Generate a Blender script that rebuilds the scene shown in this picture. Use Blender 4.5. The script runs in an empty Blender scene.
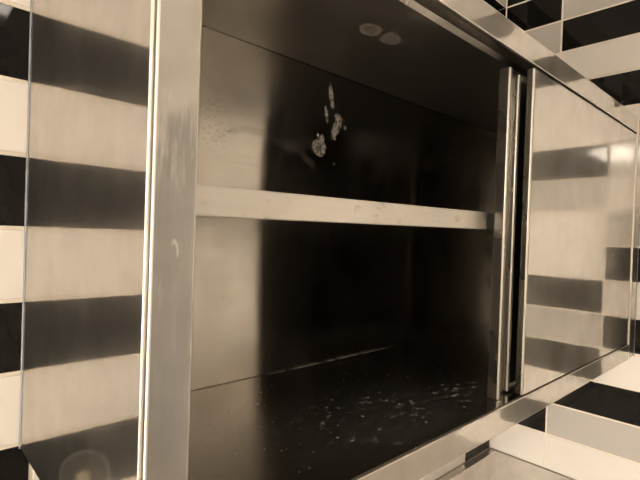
import bpy, bmesh, math, random
from mathutils import Matrix, Vector
random.seed(4)
C = bpy.context.scene.collection
H = 1.70                                   # height above the floor of the cabinet's mid line
# ------------------------------------------------------------------ helpers
def box(bm, x0, x1, y0, y1, z0, z1, bev=0.0, seg=2, mat=0, emat=None):
    """axis-aligned box in cabinet coordinates (x right, y into the wall, z from the mid line)"""
    t = bmesh.new()
    bmesh.ops.create_cube(t, size=1.0)
    for v in t.verts:
        v.co = Vector((x0 + (v.co.x + .5) * (x1 - x0), y0 + (v.co.y + .5) * (y1 - y0), z0 + (v.co.z + .5) * (z1 - z0)))
    flat = set()
    if bev > 0:
        r = bmesh.ops.bevel(t, geom=list(t.edges), offset=bev, segments=seg, affect='EDGES', profile=.5)
        t.normal_update()
        for f in r['faces']:
            f.smooth = True
            if emat is not None and f.normal.y < -.12: f.material_index = 100 + emat
    merge(bm, t, mat)

def merge(bm, t, mat=0):
    vm = {}
    for v in t.verts: vm[v] = bm.verts.new(v.co)
    for f in t.faces:
        try:
            n = bm.faces.new([vm[v] for v in f.verts]); n.smooth = f.smooth; n.material_index = f.material_index - 100 if f.material_index >= 100 else mat
        except ValueError: pass
    t.free()

def prism(bm, pts, axis, a0, a1, bev=0.0, seg=2, mat=0, emat=None):
    """extrude a 2-D outline along an axis; for axis 'x' the outline is (y, z), for 'z' it is (x, y)"""
    t = bmesh.new()
    def P(p, a): return {'x': (a, p[0], p[1]), 'y': (p[0], a, p[1]), 'z': (p[0], p[1], a)}[axis]
    A = [t.verts.new(P(p, a0)) for p in pts]; B = [t.verts.new(P(p, a1)) for p in pts]
    n = len(pts)
    t.faces.new(A); t.faces.new(B[::-1])
    for i in range(n): t.faces.new([A[i], B[i], B[(i + 1) % n], A[(i + 1) % n]])
    bmesh.ops.recalc_face_normals(t, faces=list(t.faces))
    if bev > 0:
        r = bmesh.ops.bevel(t, geom=list(t.edges), offset=bev, segments=seg, affect='EDGES', profile=.5)
        t.normal_update()
        for f in r['faces']:
            f.smooth = True
            if emat is not None and f.normal.y < -.12: f.material_index = 100 + emat
    merge(bm, t, mat)

def link(name, bm, mats, root=None, parent=None, backslot=None, **props):
    """one mesh object; vertices come in cabinet coordinates, the object sits at its root's place"""
    bmesh.ops.recalc_face_normals(bm, faces=list(bm.faces)); bm.normal_update()
    if backslot is not None:
        for f in bm.faces:
            if f.normal.y > .3: f.material_index = backslot
    org = Vector(root) if root is not None else Vector((0, 0, 0))
    for v in bm.verts: v.co = v.co - org
    me = bpy.data.meshes.new(name); bm.to_mesh(me); bm.free()
    for m in (mats if isinstance(mats, (list, tuple)) else [mats]): me.materials.append(m)
    o = bpy.data.objects.new(name, me); C.objects.link(o)
    if parent is not None: o.parent = parent
    else: o.location = org + Vector((0, 0, H))
    for k, v in props.items(): o[k] = v
    return o

def empty(name, loc, label, category, group=None):
    o = bpy.data.objects.new(name, None); C.objects.link(o)
    o.location = Vector(loc) + Vector((0, 0, H)); o.empty_display_size = .1
    o['label'] = label; o['category'] = category
    if group: o['group'] = group
    return o

# ------------------------------------------------------------------ materials
class N:
    def __init__(s, name):
        s.m = bpy.data.materials.new(name); s.m.use_nodes = True
        s.t = s.m.node_tree; s.t.nodes.clear()
        s.out = s.t.nodes.new('ShaderNodeOutputMaterial')
    def n(s, kind, **kw):
        x = s.t.nodes.new(kind)
        for k, v in kw.items():
            if k in x.bl_rna.properties: setattr(x, k, v)
            else: x.inputs[k].default_value = v
        return x
    def l(s, a, b): s.t.links.new(a, b)
    def math(s, op, a, b=None, clamp=False):
        x = s.t.nodes.new('ShaderNodeMath'); x.operation = op; x.use_clamp = clamp
        for i, v in enumerate((a, b)):
            if v is None: continue
            if hasattr(v, 'is_linked'): s.l(v, x.inputs[i])
            else: x.inputs[i].default_value = v
        return x.outputs[0]
    def coords(s, off=(0, 0, 0)):
        tc = s.n('ShaderNodeTexCoord')
        mp = s.n('ShaderNodeMapping'); mp.inputs['Location'].default_value = off
        s.l(tc.outputs['Object'], mp.inputs['Vector'])
        return mp.outputs[0]
    def noise(s, vec, scale, stretch=(1, 1, 1), detail=3., rough=.5, loc=(0, 0, 0)):
        mp = s.n('ShaderNodeMapping'); mp.inputs['Scale'].default_value = stretch; mp.inputs['Location'].default_value = loc
        s.l(vec, mp.inputs['Vector'])
        x = s.n('ShaderNodeTexNoise'); x.inputs['Scale'].default_value = scale
        x.inputs['Detail'].default_value = detail; x.inputs['Roughness'].default_value = rough
        s.l(mp.outputs[0], x.inputs['Vector'])
        return x.outputs[0]
    def ramp(s, v, a, b, lo=0., hi=1.):
        x = s.n('ShaderNodeMapRange'); x.interpolation_type = 'SMOOTHSTEP'
        for k, val in zip((1, 2, 3, 4), (a, b, lo, hi)): x.inputs[k].default_value = val
        s.l(v, x.inputs[0]); return x.outputs[0]
    def blob(s, vec, c, r, warp=0.0, wscale=60., ang=0., axis='y'):
        """distance from an ellipsoid's centre, 1 on its rim, warped by noise"""
        v = vec
        if warp:
            nz = s.n('ShaderNodeTexNoise'); nz.inputs['Scale'].default_value = wscale; nz.inputs['Detail'].default_value = 2.
            s.l(vec, nz.inputs['Vector'])
            sb = s.n('ShaderNodeVectorMath', operation='SUBTRACT'); s.l(nz.outputs['Color'], sb.inputs[0]); sb.inputs[1].default_value = (.5, .5, .5)
            sc = s.n('ShaderNodeVectorMath', operation='SCALE'); s.l(sb.outputs[0], sc.inputs[0]); sc.inputs['Scale'].default_value = warp
            ad = s.n('ShaderNodeVectorMath', operation='ADD'); s.l(vec, ad.inputs[0]); s.l(sc.outputs[0], ad.inputs[1]); v = ad.outputs[0]
        sb = s.n('ShaderNodeVectorMath', operation='SUBTRACT'); s.l(v, sb.inputs[0]); sb.inputs[1].default_value = c
        rt = s.n('ShaderNodeVectorRotate', rotation_type={'x': 'X_AXIS', 'y': 'Y_AXIS', 'z': 'Z_AXIS'}[axis]); s.l(sb.outputs[0], rt.inputs['Vector']); rt.inputs['Angle'].default_value = ang
        dv = s.n('ShaderNodeVectorMath', operation='DIVIDE'); s.l(rt.outputs[0], dv.inputs[0]); dv.inputs[1].default_value = r
        ln = s.n('ShaderNodeVectorMath', operation='LENGTH'); s.l(dv.outputs[0], ln.inputs[0])
        return ln.outputs['Value']
    def spot(s, vec, c, r, soft=.3, **k): return s.ramp(s.blob(vec, c, r, **k), 1 + soft, 1 - soft)
    def ring(s, vec, c, r, w=.25, **k):
        d = s.blob(vec, c, r, **k)
        return s.ramp(s.math('ABSOLUTE', s.math('SUBTRACT', d, 1.)), w, w * .3)
    def total(s, *vs):
        a = vs[0]
        for b in vs[1:]: a = s.math('MAXIMUM', a, b)
        return a

STEEL = (.68, .655, .62, 1)
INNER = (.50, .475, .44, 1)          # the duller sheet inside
def steel(name, sharp=.10, haze=.34, hrough=.30, brush=(1, 1, .02), off=(0, 0, 0), col=STEEL, grain=.05, marks=None, film=(.62, .58, .53, 1), aniso=0.):
    """brushed stainless steel: a clear reflection lobe plus a hazy one from handling film; marks(n, vec) -> masks of dried dirt, dark seams, painted shade and reflection"""
    n = N(name); vec = n.coords(off)
    g = n.noise(vec, 260, brush, 4., .6)
    g2 = n.noise(vec, 9, (1, 1, 1), 3., .55, (3, 1, 2))
    cr = n.n('ShaderNodeMix', data_type='RGBA')
    cr.inputs['A'].default_value = tuple(c * (1 - grain * 1.6) for c in col[:3]) + (1,); cr.inputs['B'].default_value = tuple(min(1, c * (1 + grain * 1.6)) for c in col[:3]) + (1,)
    n.l(g, cr.inputs['Factor'])
    rr = n.ramp(g2, .3, .7, sharp * .8, sharp * 1.25)
    bump = n.n('ShaderNodeBump'); bump.inputs['Strength'].default_value = .015; bump.inputs['Distance'].default_value = .001
    n.l(g, bump.inputs['Height'])
    a = n.n('ShaderNodeBsdfAnisotropic'); n.l(cr.outputs['Result'], a.inputs['Color']); n.l(rr, a.inputs['Roughness']); n.l(bump.outputs[0], a.inputs['Normal'])
    if aniso:
        a.inputs['Anisotropy'].default_value = aniso
        tv = n.n('ShaderNodeCombineXYZ'); i = 0 if brush[0] < 1 else 2; tv.inputs[i].default_value = 1.0
        vt = n.n('ShaderNodeVectorTransform', vector_type='VECTOR', convert_from='OBJECT', convert_to='WORLD'); n.l(tv.outputs[0], vt.inputs[0]); n.l(vt.outputs[0], a.inputs['Tangent'])
    b = n.n('ShaderNodeBsdfAnisotropic'); n.l(cr.outputs['Result'], b.inputs['Color']); b.inputs['Roughness'].default_value = hrough
    mx = n.n('ShaderNodeMixShader'); mx.inputs[0].default_value = haze
    hz = n.ramp(g2, .25, .75, haze * .8, haze * 1.2); n.l(hz, mx.inputs[0])
    n.l(a.outputs[0], mx.inputs[1]); n.l(b.outputs[0], mx.inputs[2])
    last = mx.outputs[0]
    if marks:
        res = marks(n, vec)
        for mask, colr in (res if isinstance(res, list) else [(res, film)]):
            d = n.n('ShaderNodeBsdfDiffuse'); d.inputs['Color'].default_value = colr
            m2 = n.n('ShaderNodeMixShader'); n.l(mask, m2.inputs[0]); n.l(last, m2.inputs[1]); n.l(d.outputs[0], m2.inputs[2]); last = m2.outputs[0]
    n.l(last, n.out.inputs[0])
    return n.m

def plain(name, col, rough=.5, spec=.5, metal=0., bump=0., bscale=8., emit=None):
    n = N(name); p = n.n('ShaderNodeBsdfPrincipled'); vec = n.coords()
    p.inputs['Roughness'].default_value = rough; p.inputs['Metallic'].default_value = metal; p.inputs['Specular IOR Level'].default_value = spec
    nz = n.noise(vec, 14, (1, 1, 1), 3.)
    mx = n.n('ShaderNodeMix', data_type='RGBA'); mx.inputs['A'].default_value = tuple(c * .96 for c in col) + (1,); mx.inputs['B'].default_value = tuple(min(1, c * 1.03) for c in col) + (1,)
    n.l(nz, mx.inputs['Factor']); n.l(mx.outputs['Result'], p.inputs['Base Color'])
    if bump:
        b = n.n('ShaderNodeBump'); b.inputs['Strength'].default_value = bump; b.inputs['Distance'].default_value = .01
        n.l(n.noise(vec, bscale, (1, 1, 1), 1.), b.inputs['Height']); n.l(b.outputs[0], p.inputs['Normal'])
    if emit:
        p.inputs['Emission Color'].default_value = emit[0] + (1,); p.inputs['Emission Strength'].default_value = emit[1]
    n.l(p.outputs[0], n.out.inputs[0]); return n.m

M_white = plain('white_glazed_tile', (.75, .72, .685), .07, .5, bump=.035, bscale=9)
M_grey = plain('grey_glazed_tile', (.47, .45, .425), .07, .5, bump=.035, bscale=9)
M_black = plain('black_glazed_tile', (.006, .0055, .005), .05, .2, bump=.035, bscale=9)
M_grout = plain('cream_grout', (.78, .72, .63), .9, .2)
M_paint = plain('cream_wall_paint', (.80, .77, .72), .8, .2)
M_greypaint = plain('grey_wall_paint', (.27, .275, .28), .7, .2)
M_ceil = plain('white_ceiling_paint', (.85, .83, .80), .9, .1)
M_floor = plain('grey_floor_tiling', (.33, .31, .29), .35, .4)
M_caulk = plain('grey_silicone_sealant', (.19, .20, .215), .45, .4)
M_seal = plain('brown_grey_sealant', (.26, .235, .195), .6, .3)
M_bounce = plain('pale_bounce_top', (.66, .63, .58), .35, .5)
M_lamp_body = plain('white_lamp_enamel', (.8, .8, .78), .4, .4)
M_gap = plain('black_gap_strip', (.015, .015, .015), .7, .2)
LIGHT = (1.0, .878, .735)
M_tube = plain('glowing_lamp_diffuser', (.9, .9, .88), .6, .1, emit=(LIGHT, 66.0))
M_fill = plain('glowing_fill_panel', (.9, .9, .88), .6, .1, emit=(LIGHT, 70.0))
M_near = plain('glowing_small_diffuser', (.9, .9, .88), .6, .1, emit=(LIGHT, 15.0))

# ------------------------------------------------------------------ the room: tiled walls
G, TH, TW = .0052, .10, .3035
Z0 = .3006
COLOR = {'w': 0, 'g': 1, 'k': 2}
def tile_wall(name, cols, colour, rows, axis, base, label=None):
    bm = bmesh.new()
    for ci, (a0, a1) in enumerate(cols):
        for j in rows:
            z1 = Z0 - j * TH - G / 2; z0 = Z0 - (j + 1) * TH + G / 2
            if j == 9: z0 = -.7092                      # the last row runs down behind the splashback's edge
            mat = COLOR[colour(ci, j)]
            lo, hi = a0 + G / 2, a1 - G / 2
            if axis == 'y': box(bm, 0, .006, lo, hi, z0, z1, .0013, 2, mat)      # right wall, face at x = 0
            else: box(bm, lo, hi, 0, .006, z0, z1, .0013, 2, mat)                # back wall, face at y = 0
    base(bm)
    return link(name, bm, [M_white, M_grey, M_black, M_grout, M_paint, M_greypaint], kind='structure')

XL, YF, ZB, ZT = -4.7, -4.2, -H, 1.055
# right wall: columns run from the room corner towards the viewer
rc = [0, -.182] + [-.182 - TW * k for k in range(1, 5)]
rcols = [(rc[i + 1], rc[i]) for i in range(len(rc) - 1)]
RT = {0: {-6: 'k', -5: 'k', -4: 'g', -3: 'w', 8: 'k', 9: 'w', 7: 'w', 6: 'g'},
      1: {-6: 'w', -5: 'g', -4: 'k', -3: 'w', -2: 'k', -1: 'w', 0: 'g', 1: 'w', 2: 'g', 3: 'k', 4: 'w', 5: 'k', 6: 'w', 7: 'k', 8: 'g', 9: 'w'},
      2: {-6: 'w', -5: 'w', -4: 'w', -3: 'k', -2: 'w', -1: 'w', 0: 'k', 1: 'g', 2: 'w', 3: 'w', 4: 'k', 5: 'g', 6: 'k', 7: 'w', 8: 'k', 9: 'w'},
      3: {-6: 'g', -5: 'k', -4: 'w', -3: 'w', -2: 'k', -1: 'w', 0: 'w', 1: 'k', 2: 'w', 3: 'g', 4: 'w', 5: 'k', 6: 'w', 7: 'g', 8: 'w', 9: 'w'},
      4: {-6: 'w', -5: 'w', -4: 'g', -3: 'w', -2: 'w', -1: 'w', 0: 'w', 1: 'w', 2: 'g', 3: 'w', 4: 'w', 5: 'w', 6: 'g', 7: 'w', 8: 'w', 9: 'w'}}
def rcol(c, j): return RT.get(c, {}).get(j, 'wkwg'[(j * 2 + c * 3) % 4] if c < 4 else 'w')
def rbase(bm):
    box(bm, .0016, .10, rc[-1], .1, ZB, ZT, mat=3)
    box(bm, 0, .10, -2.75, rc[-1], ZB, ZT, mat=4)
    box(bm, 0, .10, YF, -2.75, .86, ZT, mat=4)
    box(bm, 0, .10, YF, -2.75, ZB, .86, mat=5)
tile_wall('wall_right', rcols, rcol, range(-6, 10), 'y', rbase)
# back wall: columns run from the room corner to the left
bc = [0, -.1645] + [-.1645 - TW * k for k in range(1, 9)]
bcols = [(bc[i + 1], bc[i]) for i in range(len(bc) - 1)]
def bcol(c, j):
    if c == 0: return {-6: 'w', -5: 'k', -4: 'w', 9: 'k', 8: 'w'}.get(j, 'wk'[j % 2])
    if c == 1: return {9: 'w', 8: 'k'}.get(j, 'kw'[j % 2])
    if c == 4: return 'w' if j == 6 else 'wk'[j % 2]
    return 'kw'[j % 2]
def bbase(bm):
    box(bm, bc[-1], .1, .0016, .10, ZB, ZT, mat=3)
    box(bm, XL - .1, bc[-1], 0, .10, ZB, ZT, mat=4)
tile_wall('wall_back', bcols, bcol, range(-6, 10), 'x', bbase)
def slab(name, m, *b):
    bm = bmesh.new(); box(bm, *b); return link(name, bm, m, kind='structure')
slab('wall_left', M_paint, XL - .1, XL, YF - .1, 0, ZB, ZT)
slab('wall_front', M_paint, XL - .1, .1, YF - .1, YF, ZB, ZT)
slab('floor', M_floor, XL - .1, .1, YF - .1, .1, ZB - .1, ZB)
slab('ceiling', M_ceil, XL - .1, .1, YF - .1, .1, ZT, ZT + .1)

# ------------------------------------------------------------------ the cabinet
W, D, TOP, BOT = 1.3925, .409, .3508, -.305
TI, BI = .3085, -.264            # inner edges of the top and bottom rail
SR = -.058                      # inner edge of the right stile
ROOT = (-W / 2, -.2, BOT)
def off(): return ROOT          # object coordinates + ROOT = cabinet coordinates
cab = empty('steel_wall_cabinet', ROOT, 'brushed stainless steel wall cabinet with sliding doors, open on its left half', 'cabinet')
def part(name, bm, m, parent=None, **kw): return link(name, bm, m, ROOT, parent or cab, **kw)

def m_side(n, v):
    c = (-W, -.272, -.233)
    sp = n.n('ShaderNodeSeparateXYZ'); n.l(v, sp.inputs[0])
    cb = n.n('ShaderNodeCombineXYZ'); n.l(sp.outputs[0], cb.inputs[0]); n.l(sp.outputs[1], cb.inputs[1])
    n.l(n.math('ADD', sp.outputs[2], n.math('MULTIPLY', n.math('SUBTRACT', sp.outputs[1], c[1]), .4)), cb.inputs[2])
    u = cb.outputs[0]                       # slanted coordinates; a round reflection is painted into the panel with them
    ring = n.ring(u, c, (.05, .072, .0226), .12, warp=.004, wscale=18)
    disc = n.spot(u, c, (.05, .070, .022), .25)
    core = n.spot(u, (-W, -.275, -.236), (.05, .022, .0068), .5, warp=.006, wscale=70)
    streak = n.ramp(n.noise(v, 120, (1, 1, .06), 2.), .66, .8)
    low = n.spot(v, (-W, -.15, -.12), (.05, .22, .12), .6)
    return [(n.math('MULTIPLY', n.math('MULTIPLY', streak, low), .04), (.55, .52, .47, 1)),
            (n.math('MULTIPLY', ring, .045), (.5, .5, .47, 1)),
            (n.math('MULTIPLY', disc, .05), (.30, .27, .22, 1)),
            (n.math('MULTIPLY', core, .18), (.45, .37, .24, 1))]
S_side = steel('brushed_steel_side', .028, .34, .30, (1, 1, .02), off(), marks=m_side)
def m_stile(n, v):
    st = n.ramp(n.noise(v, 170, (1, 1, .10), 3., .6), .45, .72)
    a = n.spot(v, (-1.374, -D, .072), (.022, .05, .032), .5)
    b = n.spot(v, (-1.372, -D, -.01), (.026, .05, .07), .6)
    hook = n.ring(v, (-1.3725, -D, -.0125), (.0035, .05, .009), .35, warp=.003, wscale=90)
    half = n.spot(v, (-1.370, -D, -.007), (.004, .05, .008), .3)
    lo = n.spot(v, (-1.372, -D, -.08), (.02, .05, .07), .6)
    k = n.total(n.math('MULTIPLY', n.math('MULTIPLY', st, a), .6), n.math('MULTIPLY', n.math('MULTIPLY', st, b), .14),
                n.math('MULTIPLY', n.math('MULTIPLY', hook, half), .5), n.math('MULTIPLY', n.math('MULTIPLY', st, lo), .10))
    return [(k, (.74, .70, .66, 1))]
S_frame = steel('brushed_steel_stile', .10, .34, .35, (1, 1, .02), off(), marks=m_stile)
def m_rail(n, v):
    st = n.ramp(n.noise(v, 60, (.5, 1, 1), 4., .6), .52, .75)
    return [(n.math('MULTIPLY', st, .07), (.5, .42, .32, 1))]
S_rail = steel('brushed_steel_rail', .05, .36, .32, (.02, 1, 1), off(), marks=m_rail)
S_door = steel('polished_steel_door', .028, .40, .30, (1, 1, .02), off(),
               marks=lambda n, v: [(n.math('MULTIPLY', n.ramp(n.noise(v, 55, (1, 1, .12), 3.), .62, .8), .07), (.5, .44, .36, 1))])
S_edge = steel('folded_steel_edge', .14, .3, .4, (1, 1, .02), off(), (.42, .40, .365, 1))
S_lip = steel('ground_steel_edge', .38, .5, .6, (1, 1, .02), off(), (.74, .71, .66, 1))
S_dark = steel('shade_darkened_steel', .30, .1, .6, (1, 1, .02), off(), (.26, .245, .22, 1))  # darkened steel: shade of door backs, right side and pull channel in its colour
def m_back(n, v):
    y = -.04
    white = [n.spot(v, (-.8535, y, .296), (.006, .05, .026), .35, warp=.006, wscale=90, ang=.2),
             n.spot(v, (-.866, y, .258), (.004, .05, .016), .4, warp=.006, wscale=90, ang=.2),
             n.spot(v, (-.829, y, .251), (.011, .05, .015), .35, warp=.026, wscale=80),
             n.spot(v, (-.839, y, .228), (.009, .05, .018), .35, warp=.026, wscale=75, ang=-.3),
             n.spot(v, (-.809, y, .239), (.003, .05, .004), .4),
             n.spot(v, (-.876, y, .205), (.006, .05, .008), .3, warp=.004, wscale=90),
             n.spot(v, (-.888, y, .209), (.003, .05, .005), .3),
             n.spot(v, (-.839, y, .157), (.002, .05, .003), .3)]
    body = n.spot(v, (-.884, y, .186), (.0185, .05, .018), .15, warp=.013, wscale=70)
    hole = n.spot(v, (-.884, y, .186), (.010, .05, .009), .6, warp=.012, wscale=80)
    white.append(n.math('MULTIPLY', body, n.math('SUBTRACT', 1., n.math('MULTIPLY', hole, .45))))
    wsum = n.math('MULTIPLY', n.total(*white), n.ramp(n.noise(v, 190, (1, 1, 1), 3.), .36, .62, .25, .95))
    sweep = n.noise(v, 16, (.22, 1, 2.2), 4., .6, (.3, 0, .2))
    band = n.spot(v, (-1.05, y, .165), (.24, .05, .04), .6, warp=.05, wscale=6)
    arc = n.ring(v, (-1.03, y, -.04), (.23, .06, .225), .04, warp=.03, wscale=14)
    up = n.spot(v, (-1.0, y, .20), (.25, .05, .05), .5)
    smear = n.math('MULTIPLY', n.ramp(sweep, .45, .7), band)
    arcs = n.math('MULTIPLY', n.math('MULTIPLY', arc, up), n.ramp(n.noise(v, 45, (.4, 1, 3), 3.), .3, .6, .3, 1.))
    rust = n.math('MULTIPLY', n.ramp(n.noise(v, 210, (1, 1, 1.6), 4.), .48, .62), n.spot(v, (-1.132, y, .185), (.04, .05, .045), .6))
    low = n.math('MULTIPLY', n.ramp(n.noise(v, 140, (1, 1, 1), 3.), .62, .75), n.spot(v, (-1.09, y, -.13), (.03, .05, .05), .6))
    return [(n.math('MULTIPLY', smear, .22), (.5, .45, .38, 1)), (n.math('MULTIPLY', arcs, .17), (.55, .51, .45, 1)),
            (n.math('MULTIPLY', rust, .22), (.34, .24, .15, 1)), (n.math('MULTIPLY', low, .25), (.30, .24, .17, 1)), (wsum, (.80, .76, .70, 1))]
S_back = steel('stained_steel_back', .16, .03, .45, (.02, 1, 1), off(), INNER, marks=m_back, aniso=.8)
def m_top(n, v):
    z = .345
    def r(c, a): return n.total(n.ring(v, (c[0], c[1], z), (.019, .014, .05), .32, warp=.007, wscale=50, ang=a, axis='z'),
                                n.math('MULTIPLY', n.spot(v, (c[0], c[1], z), (.019, .014, .05), .2, ang=a, axis='z'), .4))
    k = n.total(r((-.957, -.234), -.5), r((-.906, -.236), -.4), n.math('MULTIPLY', n.spot(v, (-.945, -.315, z), (.016, .008, .05), .5), .3))
    seam = n.spot(v, (-.7, -.0405, z), (.9, .0022, .05), .4)
    return [(n.math('MULTIPLY', k, .62), (.60, .54, .50, 1)), (n.math('MULTIPLY', seam, .85), (.03, .025, .02, 1))]
S_top = steel('dull_steel_top', .36, .25, .65, (.02, 1, 1), off(), INNER, marks=m_top)
def m_bot(n, v):
    specks = n.ramp(n.noise(v, 420, (1, 1, 1), 1.), .78, .84)
    specks2 = n.ramp(n.noise(v, 170, (1, 1, 1), 0., .5, (4, 4, 4)), .80, .83)
    patch = n.total(n.spot(v, (-1.0, -.30, -.262), (.17, .10, .05), .6), n.spot(v, (-.80, -.33, -.262), (.12, .05, .05), .6))
    scr = n.math('MULTIPLY', n.ramp(n.noise(v, 75, (.7, 1, 1), 9., .78), .48, .68), patch)
    seam = n.math('MULTIPLY', n.spot(v, (-.80, -.0435, -.262), (.19, .0035, .05), .25), n.ramp(n.noise(v, 40, (1, 1, 1), 3.), .35, .6))
    scr = n.total(scr, n.math('MULTIPLY', patch, .10))
    dark = n.spot(v, (-.95, -.0405, -.262), (.9, .0022, .05), .4)
    return [(n.math('MULTIPLY', scr, .30), (.55, .52, .48, 1)), (n.math('MULTIPLY', specks, .12), (.6, .56, .5, 1)),
            (n.math('MULTIPLY', specks2, .5), (.75, .72, .66, 1)), (n.math('MULTIPLY', dark, .85), (.03, .025, .02, 1)), (n.math('MULTIPLY', seam, .6), (.6, .54, .45, 1))]
S_bot = steel('dusty_steel_bottom', .13, .05, .45, (.02, 1, 1), off(), INNER, marks=m_bot)
def m_shelf(n, v):
    st = n.ramp(n.noise(v, 48, (.35, 1, 1), 5., .7), .44, .64)
    dk = n.ramp(n.noise(v, 50, (.7, 1, 1), 4., .65, (2, 2, 2)), .58, .70)
    return [(n.math('MULTIPLY', st, .30), (.72, .67, .58, 1)), (n.math('MULTIPLY', dk, .32), (.26, .22, .16, 1)),
            (n.math('MULTIPLY', n.spot(v, (-.755, -.356, .035), (.022, .05, .05), .12, warp=.01, wscale=60), .8), (.07, .07, .075, 1))]  # soiled right end, darkened further with the door's shade painted in
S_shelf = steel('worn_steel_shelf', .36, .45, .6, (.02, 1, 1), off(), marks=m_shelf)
S_splash = steel('satin_steel_splashback', .07, .35, .5, (1, 1, .02), (0, 0, 0))

# shell
bm = bmesh.new(); box(bm, -W, -W + .014, -.4032, -.003, BOT, TOP - .001, .0020, 3, 0, 1); part('side_panel', bm, [S_side, S_lip])
bm = bmesh.new(); box(bm, -.020, -.006, -.382, -.003, BOT, TOP - .001, .001, 2); part('side_panel', bm, S_dark)
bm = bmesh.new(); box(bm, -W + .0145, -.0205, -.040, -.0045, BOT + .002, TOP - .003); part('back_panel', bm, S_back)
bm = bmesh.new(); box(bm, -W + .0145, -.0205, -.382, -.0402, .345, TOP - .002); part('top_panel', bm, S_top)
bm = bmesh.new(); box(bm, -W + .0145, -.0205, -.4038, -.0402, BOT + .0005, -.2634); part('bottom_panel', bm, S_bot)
# face frame
bm = bmesh.new(); box(bm, -W + .0022, -1.3537, -D, -.405, BOT, TOP, .0020, 3, 0, 1)
box(bm, -1.3585, -1.3537, -.4051, -.383, BOT + .002, TOP - .002)
part('stile', bm, [S_frame, S_lip])
bm = bmesh.new(); box(bm, SR, -.0035, -D, -.4005, BOT, TOP, .0035, 3, 0, 1)
box(bm, SR + .0005, SR + .006, -.402, -.383, BOT + .002, TOP - .002)
part('stile', bm, [S_frame, S_lip])
bm = bmesh.new()
prism(bm, [(-D, TI), (-D, TOP), (-.384, TOP), (-.384, TOP - .003), (-.4055, TOP - .003), (-.4055, TI)], 'x', -1.3535, SR - .0002, .0014, 2, 0, 1)
part('top_rail', bm, [S_rail, S_lip])
bm = bmesh.new()
prism(bm, [(-D, BOT), (-D, BI), (-.4042, BI), (-.4042, BOT)], 'x', -1.3535, SR - .0002, .0014, 2, 0, 1)
part('bottom_rail', bm, [S_rail, S_lip])
# inner track: hanging flange with a hem turned down and forward
bm = bmesh.new()
prism(bm, [(-.360, .3445), (-.360, .318), (-.3665, .3245), (-.3665, .3265), (-.3625, .3265), (-.3625, .3445)], 'x', -1.372, -.022)
part('door_track', bm, S_edge)
# shelf
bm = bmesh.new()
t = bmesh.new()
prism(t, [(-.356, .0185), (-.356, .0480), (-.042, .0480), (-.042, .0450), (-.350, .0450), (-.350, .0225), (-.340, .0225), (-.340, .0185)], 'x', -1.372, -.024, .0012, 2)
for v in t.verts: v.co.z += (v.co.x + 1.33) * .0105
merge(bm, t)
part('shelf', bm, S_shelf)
# right sliding door (closed): a folded pan with returned edges, in the outer track
bm = bmesh.new()
XD = -.7170
prism(bm, [(XD, -.406), (SR - .004, -.406), (SR - .004, -.394), (SR - .006, -.394), (SR - .006, -.4035), (XD + .002, -.4035), (XD + .002, -.394), (XD, -.394)], 'z', BI + .0025, TI - .004)
d1 = part('sliding_door', bm, [S_door, S_dark], backslot=1, label='closed right-hand sliding door, mirror bright')
bm = bmesh.new()
box(bm, XD - .0075, XD - .0003, -.4068, -.3935, BI + .0025, TI - .0025, .0028, 3, 0, 1)
part('edge_strip', bm, [S_dark, S_lip], d1)
bm = bmesh.new(); box(bm, SR - .0038, SR - .0008, -.4035, -.395, BI + .003, TI - .004); part('edge_strip', bm, M_gap, d1)  # black strip filling the gap between door and stile
# left sliding door, pushed open behind the other one, with a finger-pull channel along its edge
bm = bmesh.new()
XR = -.7245
prism(bm, [(XR, -.3835), (-.09, -.3835), (-.09, -.371), (-.092, -.371), (-.092, -.3815), (XR + .002, -.3815), (XR + .002, -.371), (XR, -.371)], 'z', BI + .004, .2975)
d2 = part('sliding_door', bm, [S_door, S_dark], backslot=1, label='left sliding door pushed open behind the other door')
bm = bmesh.new()
box(bm, -.7795, -.7705, -.390, -.3700, -.2632, .2965, .0026, 3, 0, 1)
box(bm, -.7705, XR - .0075, -.3765, -.3745, BI + .004, .2965)
box(bm, XR - .0075, XR - .0003, -.3838, -.3740, BI + .004, .2975, .0026, 3, 0, 1)
part('pull_channel', bm, [S_dark, S_lip], d2)

# ------------------------------------------------------------------ sealant beads
def bead(name, pts):
    bm = bmesh.new(); prism(bm, pts, 'z', BOT, TOP); return link(name, bm, M_caulk, kind='structure')
bead('trim_1', [(-W - .0002, -.0028), (-W - .0002, -.0002), (-W - .0018, -.0002)])
bead('trim_2', [(-.0003, -D - .0005), (-.0003, -.403), (-.0034, -.403), (-.0034, -D + .0035)])

# ------------------------------------------------------------------ steel splashback sheets under the tiles
SZ = -.7085
def splash(name, label, back):
    r = empty(name, (-.7, -.012, -1.2) if back else (-.012, -.7, -1.2), label, 'splashback', 'splashback sheets below the tiles')
    org = Vector((-.7, -.012, -1.2) if back else (-.012, -.7, -1.2))
    th = .026 if back else .007
    q = [(-.0004, -1.20), (-th, -1.20), (-th, SZ), (-.0004, SZ)]
    bm = bmesh.new()
    if back: prism(bm, q, 'x', -3.0, -.0074, .0008, 2, 0, 1)
    else: prism(bm, q, 'y', -2.0, -.0004, .0008, 2, 0, 1)
    link('panel', bm, [S_splash, S_lip], org, r)
    bm = bmesh.new()
    k = [(-.0004, SZ + .0003), (-.0030, SZ + .0003), (-.0004, SZ + .0022)]
    if back: prism(bm, k, 'x', -3.0, -.0004)
    else: prism(bm, k, 'y', -2.0, -.0042)
    link('sealant', bm, M_seal, org, r)
splash('splashback_sheet', 'stainless steel splashback sheet on the back wall, below the cabinet', True)
splash('splashback_sheet', 'stainless steel splashback sheet on the side wall, under its black and white tiles', False)

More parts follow.
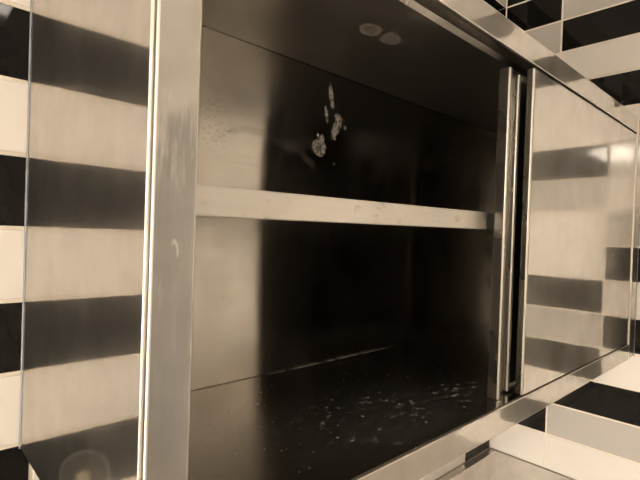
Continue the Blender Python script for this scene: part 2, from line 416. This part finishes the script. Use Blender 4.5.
# ------------------------------------------------------------------ lamps of the room, and an added fill panel
def lamp(label, x, y, lx, ly, th, mat):
    r = empty('ceiling_light', (x, y, ZT), label, 'ceiling light')
    org = Vector((x, y, ZT))
    bm = bmesh.new(); box(bm, x - lx / 2 - .02, x + lx / 2 + .02, y - ly / 2 - .02, y + ly / 2 + .02, ZT - .03, ZT, .004); link('housing', bm, M_lamp_body, org, r)
    bm = bmesh.new(); box(bm, x - lx / 2, x + lx / 2, y - ly / 2, y + ly / 2, ZT - .030 - th, ZT - .030, .006); link('diffuser', bm, mat, org, r)
lamp('small ceiling light in front of the open half of the wall cabinet', -1.27, -1.88, .30, .16, .02, M_near)
lamp('wide ceiling light near the far end of the wall the cabinet hangs on', -4.25, -1.59, .6, .32, .05, M_tube)
org = Vector((XL, -.22, -.67))
r = empty('fill_light', org, 'added fill panel low on the unseen end wall, brightening the tiles under the cabinet', 'fill light')  # added glowing panel, no known source, to lift the tiles below the cabinet
bm = bmesh.new(); box(bm, XL, XL + .03, -.40, -.04, -1.10, -.24, .004); link('housing', bm, M_lamp_body, org, r)
bm = bmesh.new(); box(bm, XL + .03, XL + .05, -.38, -.06, -1.08, -.26, .006); link('diffuser', bm, M_fill, org, r)

# ------------------------------------------------------------------ unseen table, added to bounce light onto the lower tiles
org = Vector((-1.5, -.33, ZB))
r = empty('bounce_table', org, 'added unseen L-shaped table in the corner, pale to bounce light up the walls', 'table')
bm = bmesh.new(); prism(bm, [(-1.15, -.016), (-1.15, -.66), (-.66, -.66), (-.66, -2.0), (-.016, -2.0), (-.016, -.016)], 'z', -1.24, -1.20, .003); link('tabletop', bm, M_bounce, org, r)
for lx, ly in ((-1.10, -.62), (-1.10, -.06), (-.62, -.62), (-.62, -1.95), (-.07, -1.95), (-.07, -.07)):
        bm = bmesh.new(); box(bm, lx - .02, lx + .02, ly - .02, ly + .02, ZB, -1.24, .003); link('leg', bm, S_edge, org, r)

# ------------------------------------------------------------------ camera, world, view
R = Matrix(((0.72856814, -0.68275492, 0.03370971), (0.01680842, -0.03131181, -0.99936712), (0.68337833, 0.72867365, -0.01135834)))
cam = bpy.data.cameras.new('camera'); co = bpy.data.objects.new('camera', cam); C.objects.link(co)
rot = Matrix((R[0], -R[1], -R[2])).transposed()
co.matrix_world = Matrix.Translation(Vector((-1.53500, -.74649, .00529 + H))) @ rot.to_4x4()
cam.sensor_fit = 'HORIZONTAL'; cam.sensor_width = 36; cam.lens = 464.774 / 640 * 36; cam.clip_start = .01
sc = bpy.context.scene; sc.camera = co
w = bpy.data.worlds.new('world'); sc.world = w; w.use_nodes = True
w.node_tree.nodes['Background'].inputs[0].default_value = (.02, .018, .015, 1)
sc.view_settings.view_transform = 'Standard'; sc.view_settings.look = 'None'; sc.view_settings.gamma = 1
sc.view_settings.use_curve_mapping = False; sc.view_settings.exposure = .74
sc.cycles.max_bounces = 16; sc.cycles.glossy_bounces = 12; sc.cycles.diffuse_bounces = 5
sc.cycles.sample_clamp_indirect = 6.0; sc.cycles.use_denoising = True
